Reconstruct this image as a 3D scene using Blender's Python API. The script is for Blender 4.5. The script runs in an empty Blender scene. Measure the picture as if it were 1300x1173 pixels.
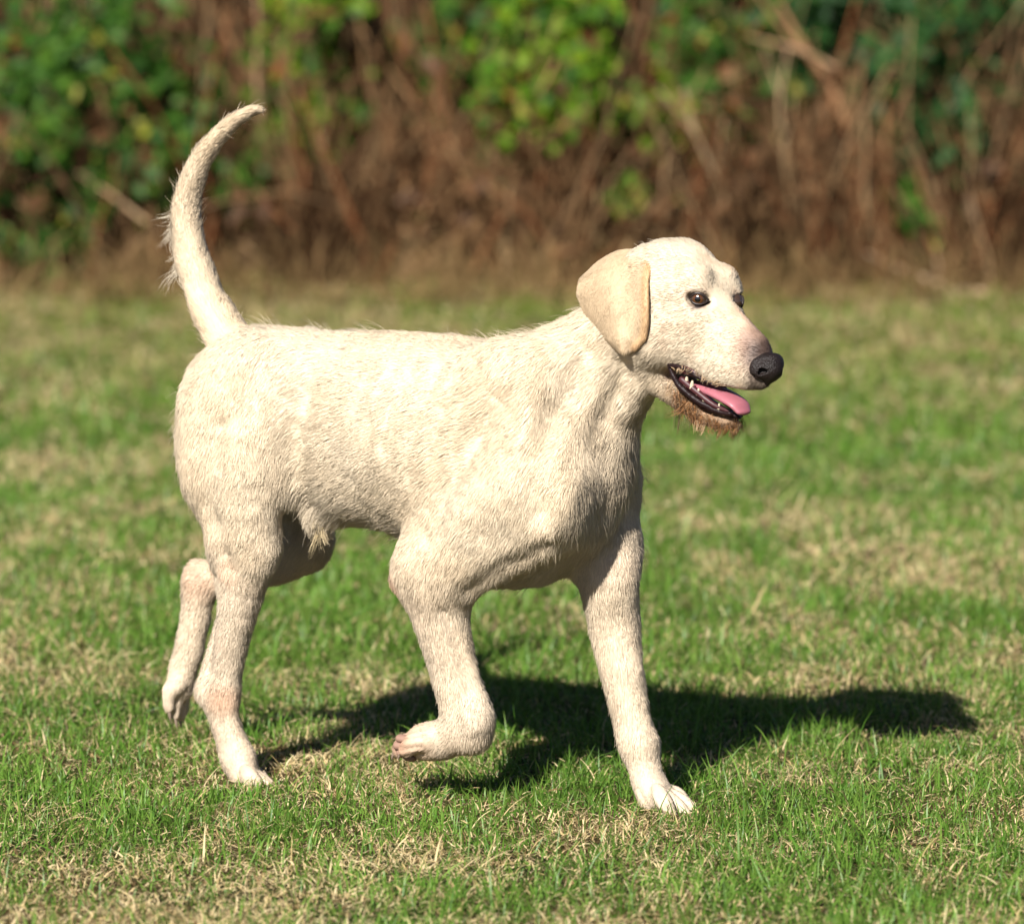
import bpy, math, random
import numpy as np
from mathutils import Vector

SC = bpy.context.scene
COL = SC.collection
rng = np.random.default_rng(7)
random.seed(7)

# ------------------------------------------------------------------ camera, sky, sun, exposure
CAM_H, CAM_Y, LENS = 1.35, -8.0, 206.03          # a long lens, photographer standing about 8 m away
PITCH = math.atan(831.5 / 7440.0)
cam_d = bpy.data.cameras.new('camera')
cam_d.sensor_width = 36.0
cam_d.lens = LENS
cam_d.clip_start, cam_d.clip_end = 0.1, 2000.0
cam_d.dof.use_dof = True
cam_d.dof.focus_distance = 7.86
cam_d.dof.aperture_fstop = 4.7
cam = bpy.data.objects.new('camera', cam_d)
COL.objects.link(cam)
cam.location = (0.0, CAM_Y, CAM_H)
cam.rotation_euler = (math.pi / 2 - PITCH, 0, 0)
SC.camera = cam

SUN_EL, SUN_AZ = math.radians(34.5), math.radians(22.0)   # azimuth: sun stands behind the camera, this far to its left
world = bpy.data.worlds.new('World')
SC.world = world
world.use_nodes = True
wn = world.node_tree
wn.nodes.clear()
w_out = wn.nodes.new('ShaderNodeOutputWorld')
w_bg = wn.nodes.new('ShaderNodeBackground')
w_sky = wn.nodes.new('ShaderNodeTexSky')
w_sky.sky_type = 'NISHITA'
w_sky.sun_disc = False
w_sky.sun_elevation = SUN_EL
w_sky.sun_rotation = math.pi + SUN_AZ
w_sky.air_density = 0.4
w_sky.dust_density = 0.5
w_bg.inputs['Strength'].default_value = 0.05
wn.links.new(w_sky.outputs[0], w_bg.inputs[0])
wn.links.new(w_bg.outputs[0], w_out.inputs[0])

sun_d = bpy.data.lights.new('sun', 'SUN')
sun_d.energy = 5.0
sun_d.angle = math.radians(0.53)
sun_d.color = (1.0, 0.968, 0.915)
sun = bpy.data.objects.new('sun', sun_d)
COL.objects.link(sun)
sun_dir = Vector((-math.sin(SUN_AZ) * math.cos(SUN_EL), -math.cos(SUN_AZ) * math.cos(SUN_EL), math.sin(SUN_EL)))
sun.rotation_euler = sun_dir.to_track_quat('Z', 'Y').to_euler()
sun.location = (-4, -12, 12)

SC.view_settings.view_transform = 'Standard'
SC.view_settings.look = 'None'
SC.view_settings.gamma = 1.0
SC.view_settings.exposure = 0.86
SC.render.engine = 'CYCLES'
SC.cycles.max_bounces = 6
SC.cycles.diffuse_bounces = 1
SC.cycles.glossy_bounces = 2
SC.cycles.transmission_bounces = 3
SC.cycles.use_denoising = True
SC.cycles_curves.shape = 'RIBBONS' if hasattr(SC, 'cycles_curves') else None

# ------------------------------------------------------------------ helpers
def put(name, data, parent=None, loc=None):
    o = bpy.data.objects.new(name, data)
    COL.objects.link(o)
    if parent is not None:
        o.parent = parent
    if loc is not None:
        o.location = loc
    return o

def tag(o, label=None, cat=None, group=None, kind=None):
    if label: o['label'] = label
    if cat: o['category'] = cat
    if group: o['group'] = group
    if kind: o['kind'] = kind
    return o

def mesh_np(name, verts, faces, smooth=True, mat=None):
    """faces: int array (n,3) or (n,4), or a list of such arrays."""
    verts = np.asarray(verts, np.float32)
    fl = faces if isinstance(faces, list) else [faces]
    fl = [np.asarray(f, np.int32) for f in fl if len(f)]
    me = bpy.data.meshes.new(name)
    me.vertices.add(len(verts))
    me.vertices.foreach_set('co', verts.ravel())
    sizes = np.concatenate([np.full(len(f), f.shape[1], np.int32) for f in fl])
    loops = np.concatenate([f.ravel() for f in fl])
    me.loops.add(len(loops))
    me.loops.foreach_set('vertex_index', loops)
    me.polygons.add(len(sizes))
    starts = np.concatenate([[0], np.cumsum(sizes)[:-1]]).astype(np.int32)
    me.polygons.foreach_set('loop_start', starts)
    if smooth:
        me.polygons.foreach_set('use_smooth', np.ones(len(sizes), bool))
    me.update(calc_edges=True)
    if mat: me.materials.append(mat)
    return me

def vcol(me, name, cols):
    a = me.color_attributes.new(name, 'FLOAT_COLOR', 'POINT')
    c = np.ones((len(me.vertices), 4), np.float32)
    c[:, :3] = cols
    a.data.foreach_set('color', c.ravel())

class N:
    """small node-tree builder"""
    def __init__(self, name):
        self.m = bpy.data.materials.new(name)
        self.m.use_nodes = True
        self.t = self.m.node_tree
        self.t.nodes.clear()
        self.out = self.t.nodes.new('ShaderNodeOutputMaterial')
    def n(self, typ, ins=None, **props):
        x = self.t.nodes.new(typ)
        for k, v in props.items(): setattr(x, k, v)
        for k, v in (ins or {}).items():
            s = x.inputs[k]
            if isinstance(v, bpy.types.NodeSocket): self.t.links.new(v, s)
            else: s.default_value = v
        return x
    def surf(self, sock):
        self.t.links.new(sock, self.out.inputs['Surface'])
        return self.m

def simple(name, col, rough=0.5, spec=0.5, sss=0.0, noise=None, coat=0.0, bump=None):
    b = N(name)
    c = (*col, 1)
    if noise:
        tc = b.n('ShaderNodeTexCoord')
        nz = b.n('ShaderNodeTexNoise', {'Vector': tc.outputs['Object'], 'Scale': noise[0], 'Detail': 4.0})
        mx = b.n('ShaderNodeMix', {'Factor': nz.outputs[0], 'A': (*noise[1], 1), 'B': c}, data_type='RGBA')
        c = mx.outputs['Result']
    p = b.n('ShaderNodeBsdfPrincipled', {'Base Color': c, 'Roughness': rough, 'Specular IOR Level': spec, 'Coat Weight': coat, 'Coat Roughness': 0.15})
    if sss:
        p.inputs['Subsurface Weight'].default_value = sss
        p.inputs['Subsurface Radius'].default_value = (1, .4, .25)
        p.inputs['Subsurface Scale'].default_value = 0.005
    if bump:
        tc = b.n('ShaderNodeTexCoord')
        nz = b.n('ShaderNodeTexVoronoi' if len(bump) > 2 else 'ShaderNodeTexNoise', {'Vector': tc.outputs['Object'], 'Scale': bump[0]})
        bp = b.n('ShaderNodeBump', {'Height': nz.outputs[0], 'Strength': bump[1], 'Distance': 0.001})
        b.t.links.new(bp.outputs[0], p.inputs['Normal'])
    return b.surf(p.outputs[0])

# numpy value noise (3-D), used to vary fur, grass and leaves
_perm = np.random.default_rng(3).random(4096).astype(np.float32)
def vnoise(p, scale, seed=0):
    p = np.asarray(p, np.float64) * scale + seed * 17.31
    i = np.floor(p).astype(np.int64)
    f = p - i
    f = f * f * (3 - 2 * f)
    out = 0
    for dx in (0, 1):
        for dy in (0, 1):
            for dz in (0, 1):
                h = ((i[:, 0] + dx) * 73856093) ^ ((i[:, 1] + dy) * 19349663) ^ ((i[:, 2] + dz) * 83492791)
                w = (f[:, 0] if dx else 1 - f[:, 0]) * (f[:, 1] if dy else 1 - f[:, 1]) * (f[:, 2] if dz else 1 - f[:, 2])
                out = out + w * _perm[h & 4095]
    return out
def fbm(p, scale, seed=0, oct=3):
    s, a, t = 0, 1.0, 0
    for k in range(oct):
        s = s + a * vnoise(p, scale * 2 ** k, seed + k * 5)
        t += a
        a *= .5
    return s / t

def unit(v):
    v = np.asarray(v, np.float64)
    return v / np.maximum(np.linalg.norm(v, axis=-1, keepdims=True), 1e-9)

# ------------------------------------------------------------------ implicit modelling: blended tapered limbs -> one continuous skin
class Field:
    def __init__(self, lo, hi, h):
        self.h = h
        self.lo = np.array(lo, np.float64)
        self.n = np.ceil((np.array(hi) - self.lo) / h).astype(int) + 1
        self.F = np.full(self.n, 1.0, np.float32)
        self.segs = []
    def _box(self, pts, rad):
        lo = np.min(pts, 0) - rad
        hi = np.max(pts, 0) + rad
        a = np.clip(np.floor((lo - self.lo) / self.h).astype(int), 0, self.n - 1)
        b = np.clip(np.ceil((hi - self.lo) / self.h).astype(int) + 1, 1, self.n)
        sl = tuple(slice(a[i], b[i]) for i in range(3))
        ax = [(self.lo[i] + self.h * np.arange(a[i], b[i])).astype(np.float32) for i in range(3)]
        return sl, ax[0][:, None, None], ax[1][None, :, None], ax[2][None, None, :]
    @staticmethod
    def dist(X, Y, Z, s):
        a, d, L2 = s['a'], s['d'], s['L2']
        qx, qy, qz = X - a[0], Y - a[1], Z - a[2]
        t = np.clip((qx * d[0] + qy * d[1] + qz * d[2]) / L2, 0, 1) if L2 > 1e-10 else np.float32(0)
        qx = qx - t * d[0]; qy = qy - t * d[1]; qz = qz - t * d[2]
        l = s['lat']
        v = qx * l[0] + qy * l[1] + qz * l[2]
        u2 = np.maximum(qx * qx + qy * qy + qz * qz - v * v, 0)
        r = s['ra'] + t * (s['rb'] - s['ra'])
        w = s['wa'] + t * (s['wb'] - s['wa'])
        return (np.sqrt(u2 / (r * r) + v * v / (w * w)) - 1) * np.minimum(r, w)
    def seg(self, a, b, ra, rb, wa=None, wb=None, lat=(0, 1, 0), k=0.03, cut=False, flow=None, tagname=''):
        a = np.array(a, np.float64); b = np.array(b, np.float64)
        wa = ra if wa is None else wa
        wb = rb if wb is None else wb
        d = b - a
        s = dict(a=a.astype(np.float32), d=d.astype(np.float32), L2=float(d @ d), ra=ra, rb=rb, wa=wa, wb=wb,
                 lat=np.array(lat, np.float32), flow=unit(flow if flow is not None else (d if d @ d > 1e-9 else (-1, 0, -.3))), tag=tagname)
        R = max(ra, rb, wa, wb)
        sl, X, Y, Z = self._box(np.array([a, b]), R * 1.02 + k * (R / min(ra, rb, wa, wb)) + 2 * self.h)
        dd = self.dist(X, Y, Z, s)
        F = self.F[sl]
        if cut:
            dd = -dd
            h = np.maximum(k - np.abs(F - dd), 0) / k
            self.F[sl] = np.maximum(F, dd) + h * h * (k * .25)
        else:
            h = np.maximum(k - np.abs(F - dd), 0) / k
            self.F[sl] = np.minimum(F, dd) - h * h * (k * .25)
            self.segs.append(s)
    def chain(self, pts, rs, ws=None, lat=(0, 1, 0), k=0.03, flow=None, tagname='', sub=4):
        """one limb: its segments are joined without a bulge at the joints, then blended into the rest"""
        ws = ws or rs
        pts = np.array(pts, np.float64)
        R = max(max(rs), max(ws))
        sl, X, Y, Z = self._box(pts, R * 1.02 + k * 1.6 + 2 * self.h)
        D = None
        def mk(P, r, w, i):
            d = P[i + 1] - P[i]
            return dict(a=P[i].astype(np.float32), d=d.astype(np.float32), L2=float(d @ d), ra=r[i], rb=r[i + 1], wa=w[i], wb=w[i + 1],
                        lat=np.array(lat, np.float32), flow=unit(flow if flow is not None else d), tag=tagname)
        for i in range(len(pts) - 1):
            self.segs.append(mk(pts, rs, ws, i))
        A = np.column_stack([pts, rs, ws])
        if len(pts) > 2 and sub > 1:                    # smooth curve through the joints
            E = np.vstack([2 * A[0] - A[1], A, 2 * A[-1] - A[-2]])
            out = []
            for i in range(1, len(E) - 2):
                for t in np.arange(sub) / sub:
                    p0, p1, p2, p3 = E[i - 1:i + 3]
                    out.append(.5 * (2 * p1 + (p2 - p0) * t + (2 * p0 - 5 * p1 + 4 * p2 - p3) * t * t + (3 * p1 - p0 - 3 * p2 + p3) * t ** 3))
            A = np.vstack(out + [A[-1]])
        for i in range(len(A) - 1):
            dd = self.dist(X, Y, Z, mk(A[:, :3], A[:, 3], A[:, 4], i))
            if D is None: D = dd
            else: D = np.minimum(D, dd)
        F = self.F[sl]
        h = np.maximum(k - np.abs(F - D), 0) / k
        self.F[sl] = np.minimum(F, D) - h * h * (k * .25)
    def mesh(self, smooth=2):
        F, n = self.F, self.n
        neg = F < 0
        c = [neg[i:n[0] - 1 + i, j:n[1] - 1 + j, k:n[2] - 1 + k] for i in (0, 1) for j in (0, 1) for k in (0, 1)]
        s = sum(x.astype(np.int8) for x in c)
        act = np.argwhere((s > 0) & (s < 8))
        vid = np.full(n - 1, -1, np.int32)
        vid[act[:, 0], act[:, 1], act[:, 2]] = np.arange(len(act))
        off = np.array([(i, j, k) for i in (0, 1) for j in (0, 1) for k in (0, 1)])
        val = np.stack([F[act[:, 0] + o[0], act[:, 1] + o[1], act[:, 2] + o[2]] for o in off], 1)
        P = np.zeros((len(act), 3)); C = np.zeros(len(act))
        for i in range(8):
            for ax in range(3):
                if off[i][ax]: continue
                o2 = off[i].copy(); o2[ax] = 1
                j = o2[0] * 4 + o2[1] * 2 + o2[2]
                va, vb = val[:, i], val[:, j]
                m = (va < 0) != (vb < 0)
                t = va[m] / (va[m] - vb[m])
                q = np.repeat(off[i][None].astype(float), m.sum(), 0)
                q[:, ax] += t
                P[m] += q; C[m] += 1
        V = self.lo + (act + P / C[:, None]) * self.h
        faces = []
        for ax in range(3):
            o1, o2 = [x for x in range(3) if x != ax]
            sl0 = [slice(1, -1)] * 3; sl1 = [slice(1, -1)] * 3
            sl0[ax] = slice(0, -1); sl1[ax] = slice(1, None)
            A, B = neg[tuple(sl0)], neg[tuple(sl1)]
            e = np.argwhere(A != B)
            flip = A[e[:, 0], e[:, 1], e[:, 2]]
            base = e.copy(); base[:, o1] += 1; base[:, o2] += 1
            def cell(d1, d2):
                q = base.copy(); q[:, o1] -= d1; q[:, o2] -= d2
                return vid[q[:, 0], q[:, 1], q[:, 2]]
            q = np.stack([cell(1, 1), cell(0, 1), cell(0, 0), cell(1, 0)], 1)
            if ax == 1: flip = ~flip
            q[~flip] = q[~flip][:, ::-1]
            faces.append(q)
        Q = np.concatenate(faces)
        Q = Q[(Q >= 0).all(1)]
        for _ in range(smooth):
            acc = np.zeros_like(V); cnt = np.zeros(len(V))
            for i in range(4):
                a, b = Q[:, i], Q[:, (i + 1) % 4]
                for x in range(3):
                    acc[:, x] += np.bincount(a, V[b, x], len(V)) + np.bincount(b, V[a, x], len(V))
                cnt += np.bincount(a, minlength=len(V)) + np.bincount(b, minlength=len(V))
            V = V * .4 + .6 * acc / np.maximum(cnt, 1)[:, None]
        return V, Q
    def weights(self, V, soft=0.012):
        X, Y, Z = [V[:, i].astype(np.float32) for i in range(3)]
        D = np.stack([self.dist(X, Y, Z, s) for s in self.segs], 1)
        W = np.exp(-np.clip(D - D.min(1, keepdims=True), 0, 1) / soft)
        return W / W.sum(1, keepdims=True)

def vnormals(V, Q):
    d1, d2 = V[Q[:, 2]] - V[Q[:, 0]], V[Q[:, -1]] - V[Q[:, 1]]
    fn = np.cross(d1, d2)
    n = np.zeros_like(V)
    for i in range(Q.shape[1]):
        for x in range(3):
            n[:, x] += np.bincount(Q[:, i], fn[:, x], len(V))
    return unit(n)

def surface_points(V, Q, count, weight=None):
    """random points on a quad mesh -> face index, corner weights"""
    a = V[Q]
    area = np.linalg.norm(np.cross(a[:, 2] - a[:, 0], a[:, 3] - a[:, 1]), axis=1)
    if weight is not None: area = area * weight[Q].mean(1)
    cum = np.cumsum(area)
    f = np.searchsorted(cum, rng.random(count) * cum[-1]).clip(0, len(Q) - 1)
    u, v = rng.random(count), rng.random(count)
    w = np.stack([(1 - u) * (1 - v), u * (1 - v), u * v, (1 - u) * v], 1)
    return Q[f], w

def strands(name, pts, radius, mat, cols=None, nrm=None, parent=None):
    """pts (n, k, 3) -> one Curves object"""
    n, k, _ = pts.shape
    cu = bpy.data.hair_curves.new(name)
    cu.add_curves([k] * n)
    cu.position_data.foreach_set('vector', pts.astype(np.float32).ravel())
    ra = cu.attributes.get('radius') or cu.attributes.new('radius', 'FLOAT', 'POINT')
    ra.data.foreach_set('value', np.asarray(radius, np.float32).ravel())
    if cols is not None:
        c = np.ones((n, 4), np.float32); c[:, :3] = cols
        at = cu.attributes.new('tint', 'FLOAT_COLOR', 'CURVE')
        at.data.foreach_set('color', c.ravel())
    if nrm is not None:
        at = cu.attributes.new('skin_normal', 'FLOAT_VECTOR', 'CURVE')
        at.data.foreach_set('vector', nrm.astype(np.float32).ravel())
    cu.materials.append(mat)
    return put(name, cu, parent)
N_FUR = 340000
GRASS_DENSITY = 1.0
# ------------------------------------------------------------------ the dog
YAW = math.radians(32.0)
HYAW = math.radians(43.0)
DOG_O = np.array([-0.10, 0.0, 0.0])
fwd = np.array([0, math.cos(PITCH), -math.sin(PITCH)]); upv = np.array([0, math.sin(PITCH), math.cos(PITCH)])
CAMP = np.array([0, CAM_Y, CAM_H])
f_l = np.array([math.cos(YAW), -math.sin(YAW), 0]); r_l = np.array([-math.sin(YAW), -math.cos(YAW), 0])
f_h = np.array([math.cos(HYAW), -math.sin(HYAW), 0]); r_h = np.array([-math.sin(HYAW), -math.cos(HYAW), 0])

def on_plane(px, py, normal, origin):
    """point of the photograph at (px, py) that lies in a vertical plane of the animal"""
    d = fwd + np.array([1, 0, 0]) * (px - 650) / 7440 - upv * (py - 586.5) / 7440
    t = ((origin - CAMP) @ normal) / (d @ normal)
    return CAMP + d * t
def to_local(p):
    q = np.asarray(p) - DOG_O
    return np.array([q @ f_l, -(q @ r_l), q[2]])
def B(px, py, w=0.0):                     # body point, w metres to the animal's right of its spine plane
    return to_local(on_plane(px, py, r_l, DOG_O + r_l * w))
H0 = on_plane(915, 380, r_l, DOG_O + r_l * 0.015)
def H(px, py, b=0.0):                     # head point, b metres to the right of the head's own midline
    return to_local(on_plane(px, py, r_h, H0 + r_h * b))
_dy = HYAW - YAW
HL = np.array([math.sin(_dy), math.cos(_dy), 0])     # head's left axis in dog space
HF = np.array([math.cos(_dy), -math.sin(_dy), 0])
U = 1 / 930.0

LO, HI, CELL = B(150, 1060, .1), None, 0.003
fld = Field((-0.50, -0.26, -0.02), (0.60, 0.22, 0.96), CELL)

# trunk: sections from the neck back to the rump (px of centre, half height px, half width m)
TR = [(712, 590, 84, .085), (680, 582, 132, .114), (630, 584, 150, .124), (570, 563, 140, .126), (500, 545, 127, .112), (430, 528, 112, .096), (360, 510, 96, .088), (312, 510, 74, .076)]
fld.chain([B(x, y) for x, y, r, w in TR], [r * U for _, _, r, w in TR], [w for *_, w in TR], k=.03, flow=(-1, 0, -.42), tagname='trunk')
# belly fold and tuck
fld.seg(B(470, 615, 0), B(395, 600, 0), 44 * U, 38 * U, .07, .06, k=.04, flow=(-1, 0, -.6), tagname='trunk')
fld.chain([B(610, 655, .0), B(660, 680, .0), B(715, 660, .0)], [66 * U, 62 * U, 50 * U], [.085, .085, .07], k=.04, flow=(-.8, 0, -.5), tagname='trunk')   # brisket
# neck
fld.chain([B(828, 405, .0), B(795, 440, .0), B(738, 492, .0), B(690, 545, 0)], [68 * U, 74 * U, 92 * U, 116 * U], [.046, .047, .070, .100], k=.026, flow=(-.75, 0, -.75), tagname='neck')
# breast bone and chest front
fld.seg(B(742, 560, -.0), B(730, 640, 0.0), 44 * U, 48 * U, .062, .068, k=.04, flow=(-.1, 0, -1), tagname='chest')
fld.seg(B(724, 632, .05), B(730, 655, .045), 33 * U, 30 * U, k=.03, flow=(0, 0, -1), tagname='chest')
# shoulders and upper arms
for sd in (1, -1):
    w = .092 * sd
    dx = -42 if sd > 0 else 48
    if sd > 0:
        fld.seg(B(645, 495, .065), B(672, 610, .098), 58 * U, 66 * U, .035, .042, k=.05, flow=(-.4, 0, -1), tagname='shoulder')
        fld.chain([B(668, 640, .102), B(600, 680, .108), B(556, 715, .105)], [72 * U, 74 * U, 58 * U], [.045, .048, .042], k=.035, flow=(-.5, 0, -.9), tagname='shoulder')
    else:
        fld.seg(B(710, 500, -.06), B(756, 610, -.086), 46 * U, 50 * U, .035, .045, k=.05, flow=(-.2, 0, -1), tagname='shoulder')
        fld.chain([B(760, 620, -.074), B(768, 700, -.06)], [46 * U, 45 * U], [.043, .042], k=.035, flow=(-.1, 0, -1), tagname='shoulder')
# near fore leg, lifted and folded at the wrist
fld.chain([B(552, 728, .105), B(557, 770, .102), B(572, 835, .096), B(588, 890, .09), B(594, 915, .088)], [56 * U, 45 * U, 36 * U, 36 * U, 37 * U], [.044, .036, .029, .029, .030], k=.022, tagname='fore')
fld.seg(B(535, 715, .112), B(507, 737, .11), 26 * U, 10 * U, k=.02, flow=(-.6, 0, -1), tagname='elbow')
fld.seg(B(596, 915, .088), B(599, 930, .087), 34 * U, 28 * U, .028, .027, k=.014, tagname='fore')
fld.chain([B(594, 924, .087), B(562, 938, .084), B(540, 941, .082)], [30 * U, 28 * U, 27 * U], [.028, .029, .032], k=.012, tagname='paw')
for i, (ox, oy, ow) in enumerate([(-2, 2, .028), (-10, 2, .0105), (-10, 1, -.008), (-3, -1, -.025)]):
    fld.chain([B(546 , 938, .082 + ow * .85), B(527 + ox, 942 + oy, .082 + ow), B(517 + ox, 950 + oy, .082 + ow)], [17 * U, 18 * U, 15.5 * U], [.0105, .0125, .010], k=.003, tagname='toe')
fld.seg(B(548, 956, .083), B(538, 957, .083), 9 * U, 9 * U, .016, .016, k=.006, tagname='pad')
# far fore leg, straight and planted
fld.chain([B(771, 690, -0.056), B(773, 735, -0.038), B(779, 790, -0.048), B(788, 850, -0.044), B(800, 905, -0.041), B(811, 945, -0.039)], [45 * U, 41 * U, 37 * U, 32 * U, 27 * U, 28 * U], [.043, .038, .034, .030, .026, .028], k=.022, tagname='fore')
fld.chain([B(811, 945, -0.039), B(821, 985, -0.038), B(833, 1012, -0.038)], [26 * U, 24 * U, 25 * U], [.026, .026, .032], k=.012, tagname='paw')
for ox, oy, ow in [(-6, 2, .034), (13, 7, .0125), (22, 3, -.0105), (14, -5, -.032)]:
    fld.chain([B(834, 1004, -.038 + ow * .7), B(846 + ox * .8, 1016 + oy, -.038 + ow), B(856 + ox, 1026 + oy, -.038 + ow)], [15 * U, 17 * U, 13 * U], [.012, .0145, .0105], k=.003, tagname='toe')
# near hind leg, planted
fld.chain([B(318, 500, .06), B(300, 560, .082), B(303, 640, .09), B(310, 690, .088)], [76 * U, 78 * U, 60 * U, 50 * U], [.045, .052, .046, .038], k=.05, flow=(-.25, 0, -1), tagname='thigh')
fld.chain([B(288, 520, .065), B(280, 600, .082)], [52 * U, 42 * U], [.045, .04], k=.05, flow=(-.15, 0, -1), tagname='thigh')
fld.chain([B(310, 690, .088), B(303, 750, .086), B(297, 800, .083), B(287, 850, .08), B(281, 880, .079)], [50 * U, 38.5 * U, 28 * U, 25 * U, 26 * U], [.038, .032, .025, .021, .020], k=.02, tagname='shank')
fld.seg(B(280, 795, .083), B(259, 877, .079), 13 * U, 16 * U, .009, .013, k=.014, tagname='shank')
fld.chain([B(278, 884, .079), B(287, 920, .077), B(302, 962, .075)], [28 * U, 25 * U, 23 * U], [.020, .019, .021], k=.015, tagname='shank')
fld.chain([B(302, 962, .075), B(312, 984, .075)], [23 * U, 20 * U], [.021, .027], k=.012, tagname='paw')
for ox, oy, ow in [(-6, 1, .027), (8, 5, .0095), (10, 3, -.0085), (4, -3, -.026)]:
    fld.chain([B(313, 980, .075 + ow * .7), B(322 + ox * .7, 986 + oy, .075 + ow), B(332 + ox, 993 + oy, .075 + ow)], [13 * U, 14.5 * U, 11.5 * U], [.010, .012, .0095], k=.003, tagname='toe')
# far hind leg, swung back under the body
fld.chain([B(345, 520, -.06), B(372, 600, -.095), B(384, 672, -.104)], [66 * U, 58 * U, 42 * U], [.042, .045, .036], k=.04, flow=(.1, 0, -1), tagname='thigh')
fld.chain([B(384, 690, -.104), B(340, 712, -.096), B(290, 728, -.085), B(258, 736, -.078)], [42 * U, 38 * U, 27 * U, 24 * U], [.036, .032, .024, .020], k=.02, tagname='shank')
fld.chain([B(250, 724, -.078), B(253, 745, -.078)], [15 * U, 20 * U], [.014, .018], k=.012, flow=(0, 0, -1), tagname='shank')
fld.chain([B(254, 742, -.078), B(246, 795, -.076), B(233, 848, -.073), B(226, 872, -.072)], [27 * U, 23 * U, 23 * U, 24 * U], [.021, .019, .020, .023], k=.014, tagname='shank')
for ox, oy, ow in [(-9, -4, .022), (-1, 5, .008), (5, 6, -.008), (8, 0, -.023)]:
    fld.chain([B(226, 868, -.072 + ow * .7), B(222 + ox, 886 + oy, -.072 + ow), B(223 + ox, 902 + oy, -.072 + ow)], [15 * U, 16 * U, 12.5 * U], [.0105, .012, .0098], k=.003, tagname='toe')
# sheath under the belly
fld.chain([B(436, 640, .03), B(406, 648, .035), B(400, 666, .035)], [24 * U, 19 * U, 12 * U], k=.02, flow=(-.3, 0, -1), tagname='sheath')
# tail, carried high in a sickle
TL = [(304, 452, 36), (286, 424, 31), (264, 385, 28), (247, 340, 24), (238, 300, 21), (236, 265, 19.5), (243, 230, 18), (256, 202, 16), (273, 178, 14), (292, 158, 12.5), (312, 144, 10.5), (325, 140, 8), (331, 142, 5)]
fld.chain([B(x, y, .0) for x, y, r in TL], [r * U for *_, r in TL], k=.012, tagname='tail')

# head
hk = dict(lat=HL)
BK = -HF
fld.seg(H(860, 373), H(876, 377), 59 * U, 54 * U, .060, .052, k=.03, flow=BK + np.array([0, 0, .1]), tagname='skull', **hk)
fld.seg(H(838, 342, .018), H(806, 350, .028), 32 * U, 25 * U, .026, .017, k=.02, flow=BK + np.array([0, 0, -.4]), tagname='skull', **hk)
fld.seg(H(872, 342, -.018), H(849, 352, -.028), 30 * U, 25 * U, .026, .017, k=.02, flow=BK + np.array([0, 0, -.4]), tagname='skull', **hk)
fld.seg(H(840, 360), H(862, 352), 46 * U, 42 * U, .045, .045, k=.03, flow=BK + np.array([0, 0, -.3]), tagname='skull', **hk)
for b in (1, -1):
    fld.seg(H(904 - 20 * b, 352, .027 * b), H(905 - 26 * b, 366, .034 * b), 12 * U, 9 * U, k=.03, flow=BK + np.array([0, 0, .4]), tagname='skull', **hk)      # brow
    fld.seg(H(900 - 24 * b, 410, .032 * b), H(855 - 33 * b, 425, .049 * b), 28 * U, 44 * U, .017, .025, k=.03, flow=BK + np.array([0, 0, -.35]), tagname='cheek', **hk)
    fld.seg(H(925 - 14 * b, 467, .019 * b), H(951 - 9 * b, 478, .014 * b), 26 * U, 21 * U, .015, .014, k=.014, flow=BK + np.array([0, 0, -.6]), tagname='muzzle', **hk)  # flews
    fld.seg(H(872 - 26 * b, 436, .034 * b), H(925 - 14 * b, 461, .018 * b), 28 * U, 24 * U, .018, .015, k=.018, flow=BK + np.array([0, 0, -.5]), tagname='muzzle', **hk)
fld.chain([H(882, 408), H(926, 437), H(957, 458)], [48 * U, 35 * U, 27 * U], [.042, .030, .026], k=.02, flow=BK + np.array([0, 0, .1]), tagname='muzzle', **hk)
fld.seg(H(905, 388), H(962, 437), 18 * U, 12 * U, .018, .014, k=.02, flow=BK + np.array([0, 0, .2]), tagname='bridge', **hk)
fld.seg(H(948, 477), H(968, 482), 17 * U, 13.5 * U, .014, .012, k=.012, flow=BK + np.array([0, 0, -.4]), tagname='muzzle', **hk)
# mouth opening, then the lower jaw under it
CUTS = []
def cut(*a, **kw):
    fld.seg(*a, cut=True, **kw)
    CUTS.append(dict(a=np.array(a[0], np.float32), d=np.array(a[1] - a[0], np.float32), L2=float((a[1] - a[0]) @ (a[1] - a[0])), ra=a[2], rb=a[3], wa=a[4], wb=a[5], lat=np.array(HL, np.float32)))
cut(H(872, 476, 0), H(955, 521, 0), 7 * U, 21 * U, .056, .045, k=.006, **hk)
fld.chain([H(838, 462), H(868, 499), H(900, 527), H(928, 536)], [36 * U, 22 * U, 14.5 * U, 11 * U], [.048, .036, .027, .019], k=.012, flow=BK + np.array([0, 0, -.5]), tagname='jaw', **hk)
cut(H(868, 476, 0), H(952, 512, 0), 5.5 * U, 14 * U, .056, .040, k=.004, **hk)
# eye sockets: almond openings in the lids
EYES = []
for b in (1, -1):
    bx = 886 if b > 0 else 940
    c = H(bx, 380 if b > 0 else 383, .0385 if b > 0 else -.0345)
    EYES.append((c, b))
    if b > 0: fld.seg(H(bx - 6, 379, .0400), H(bx + 6, 382, .0385), .0046, .0046, .012, .012, k=.004, cut=True, **hk)
    else: fld.seg(H(bx - 4, 382, -.0345), H(bx + 5, 384, -.0345), .0050, .0050, .012, .012, k=.004, cut=True, **hk)
fld.F += 0.003
V, Q = fld.mesh(2)
NV = vnormals(V, Q)
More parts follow.
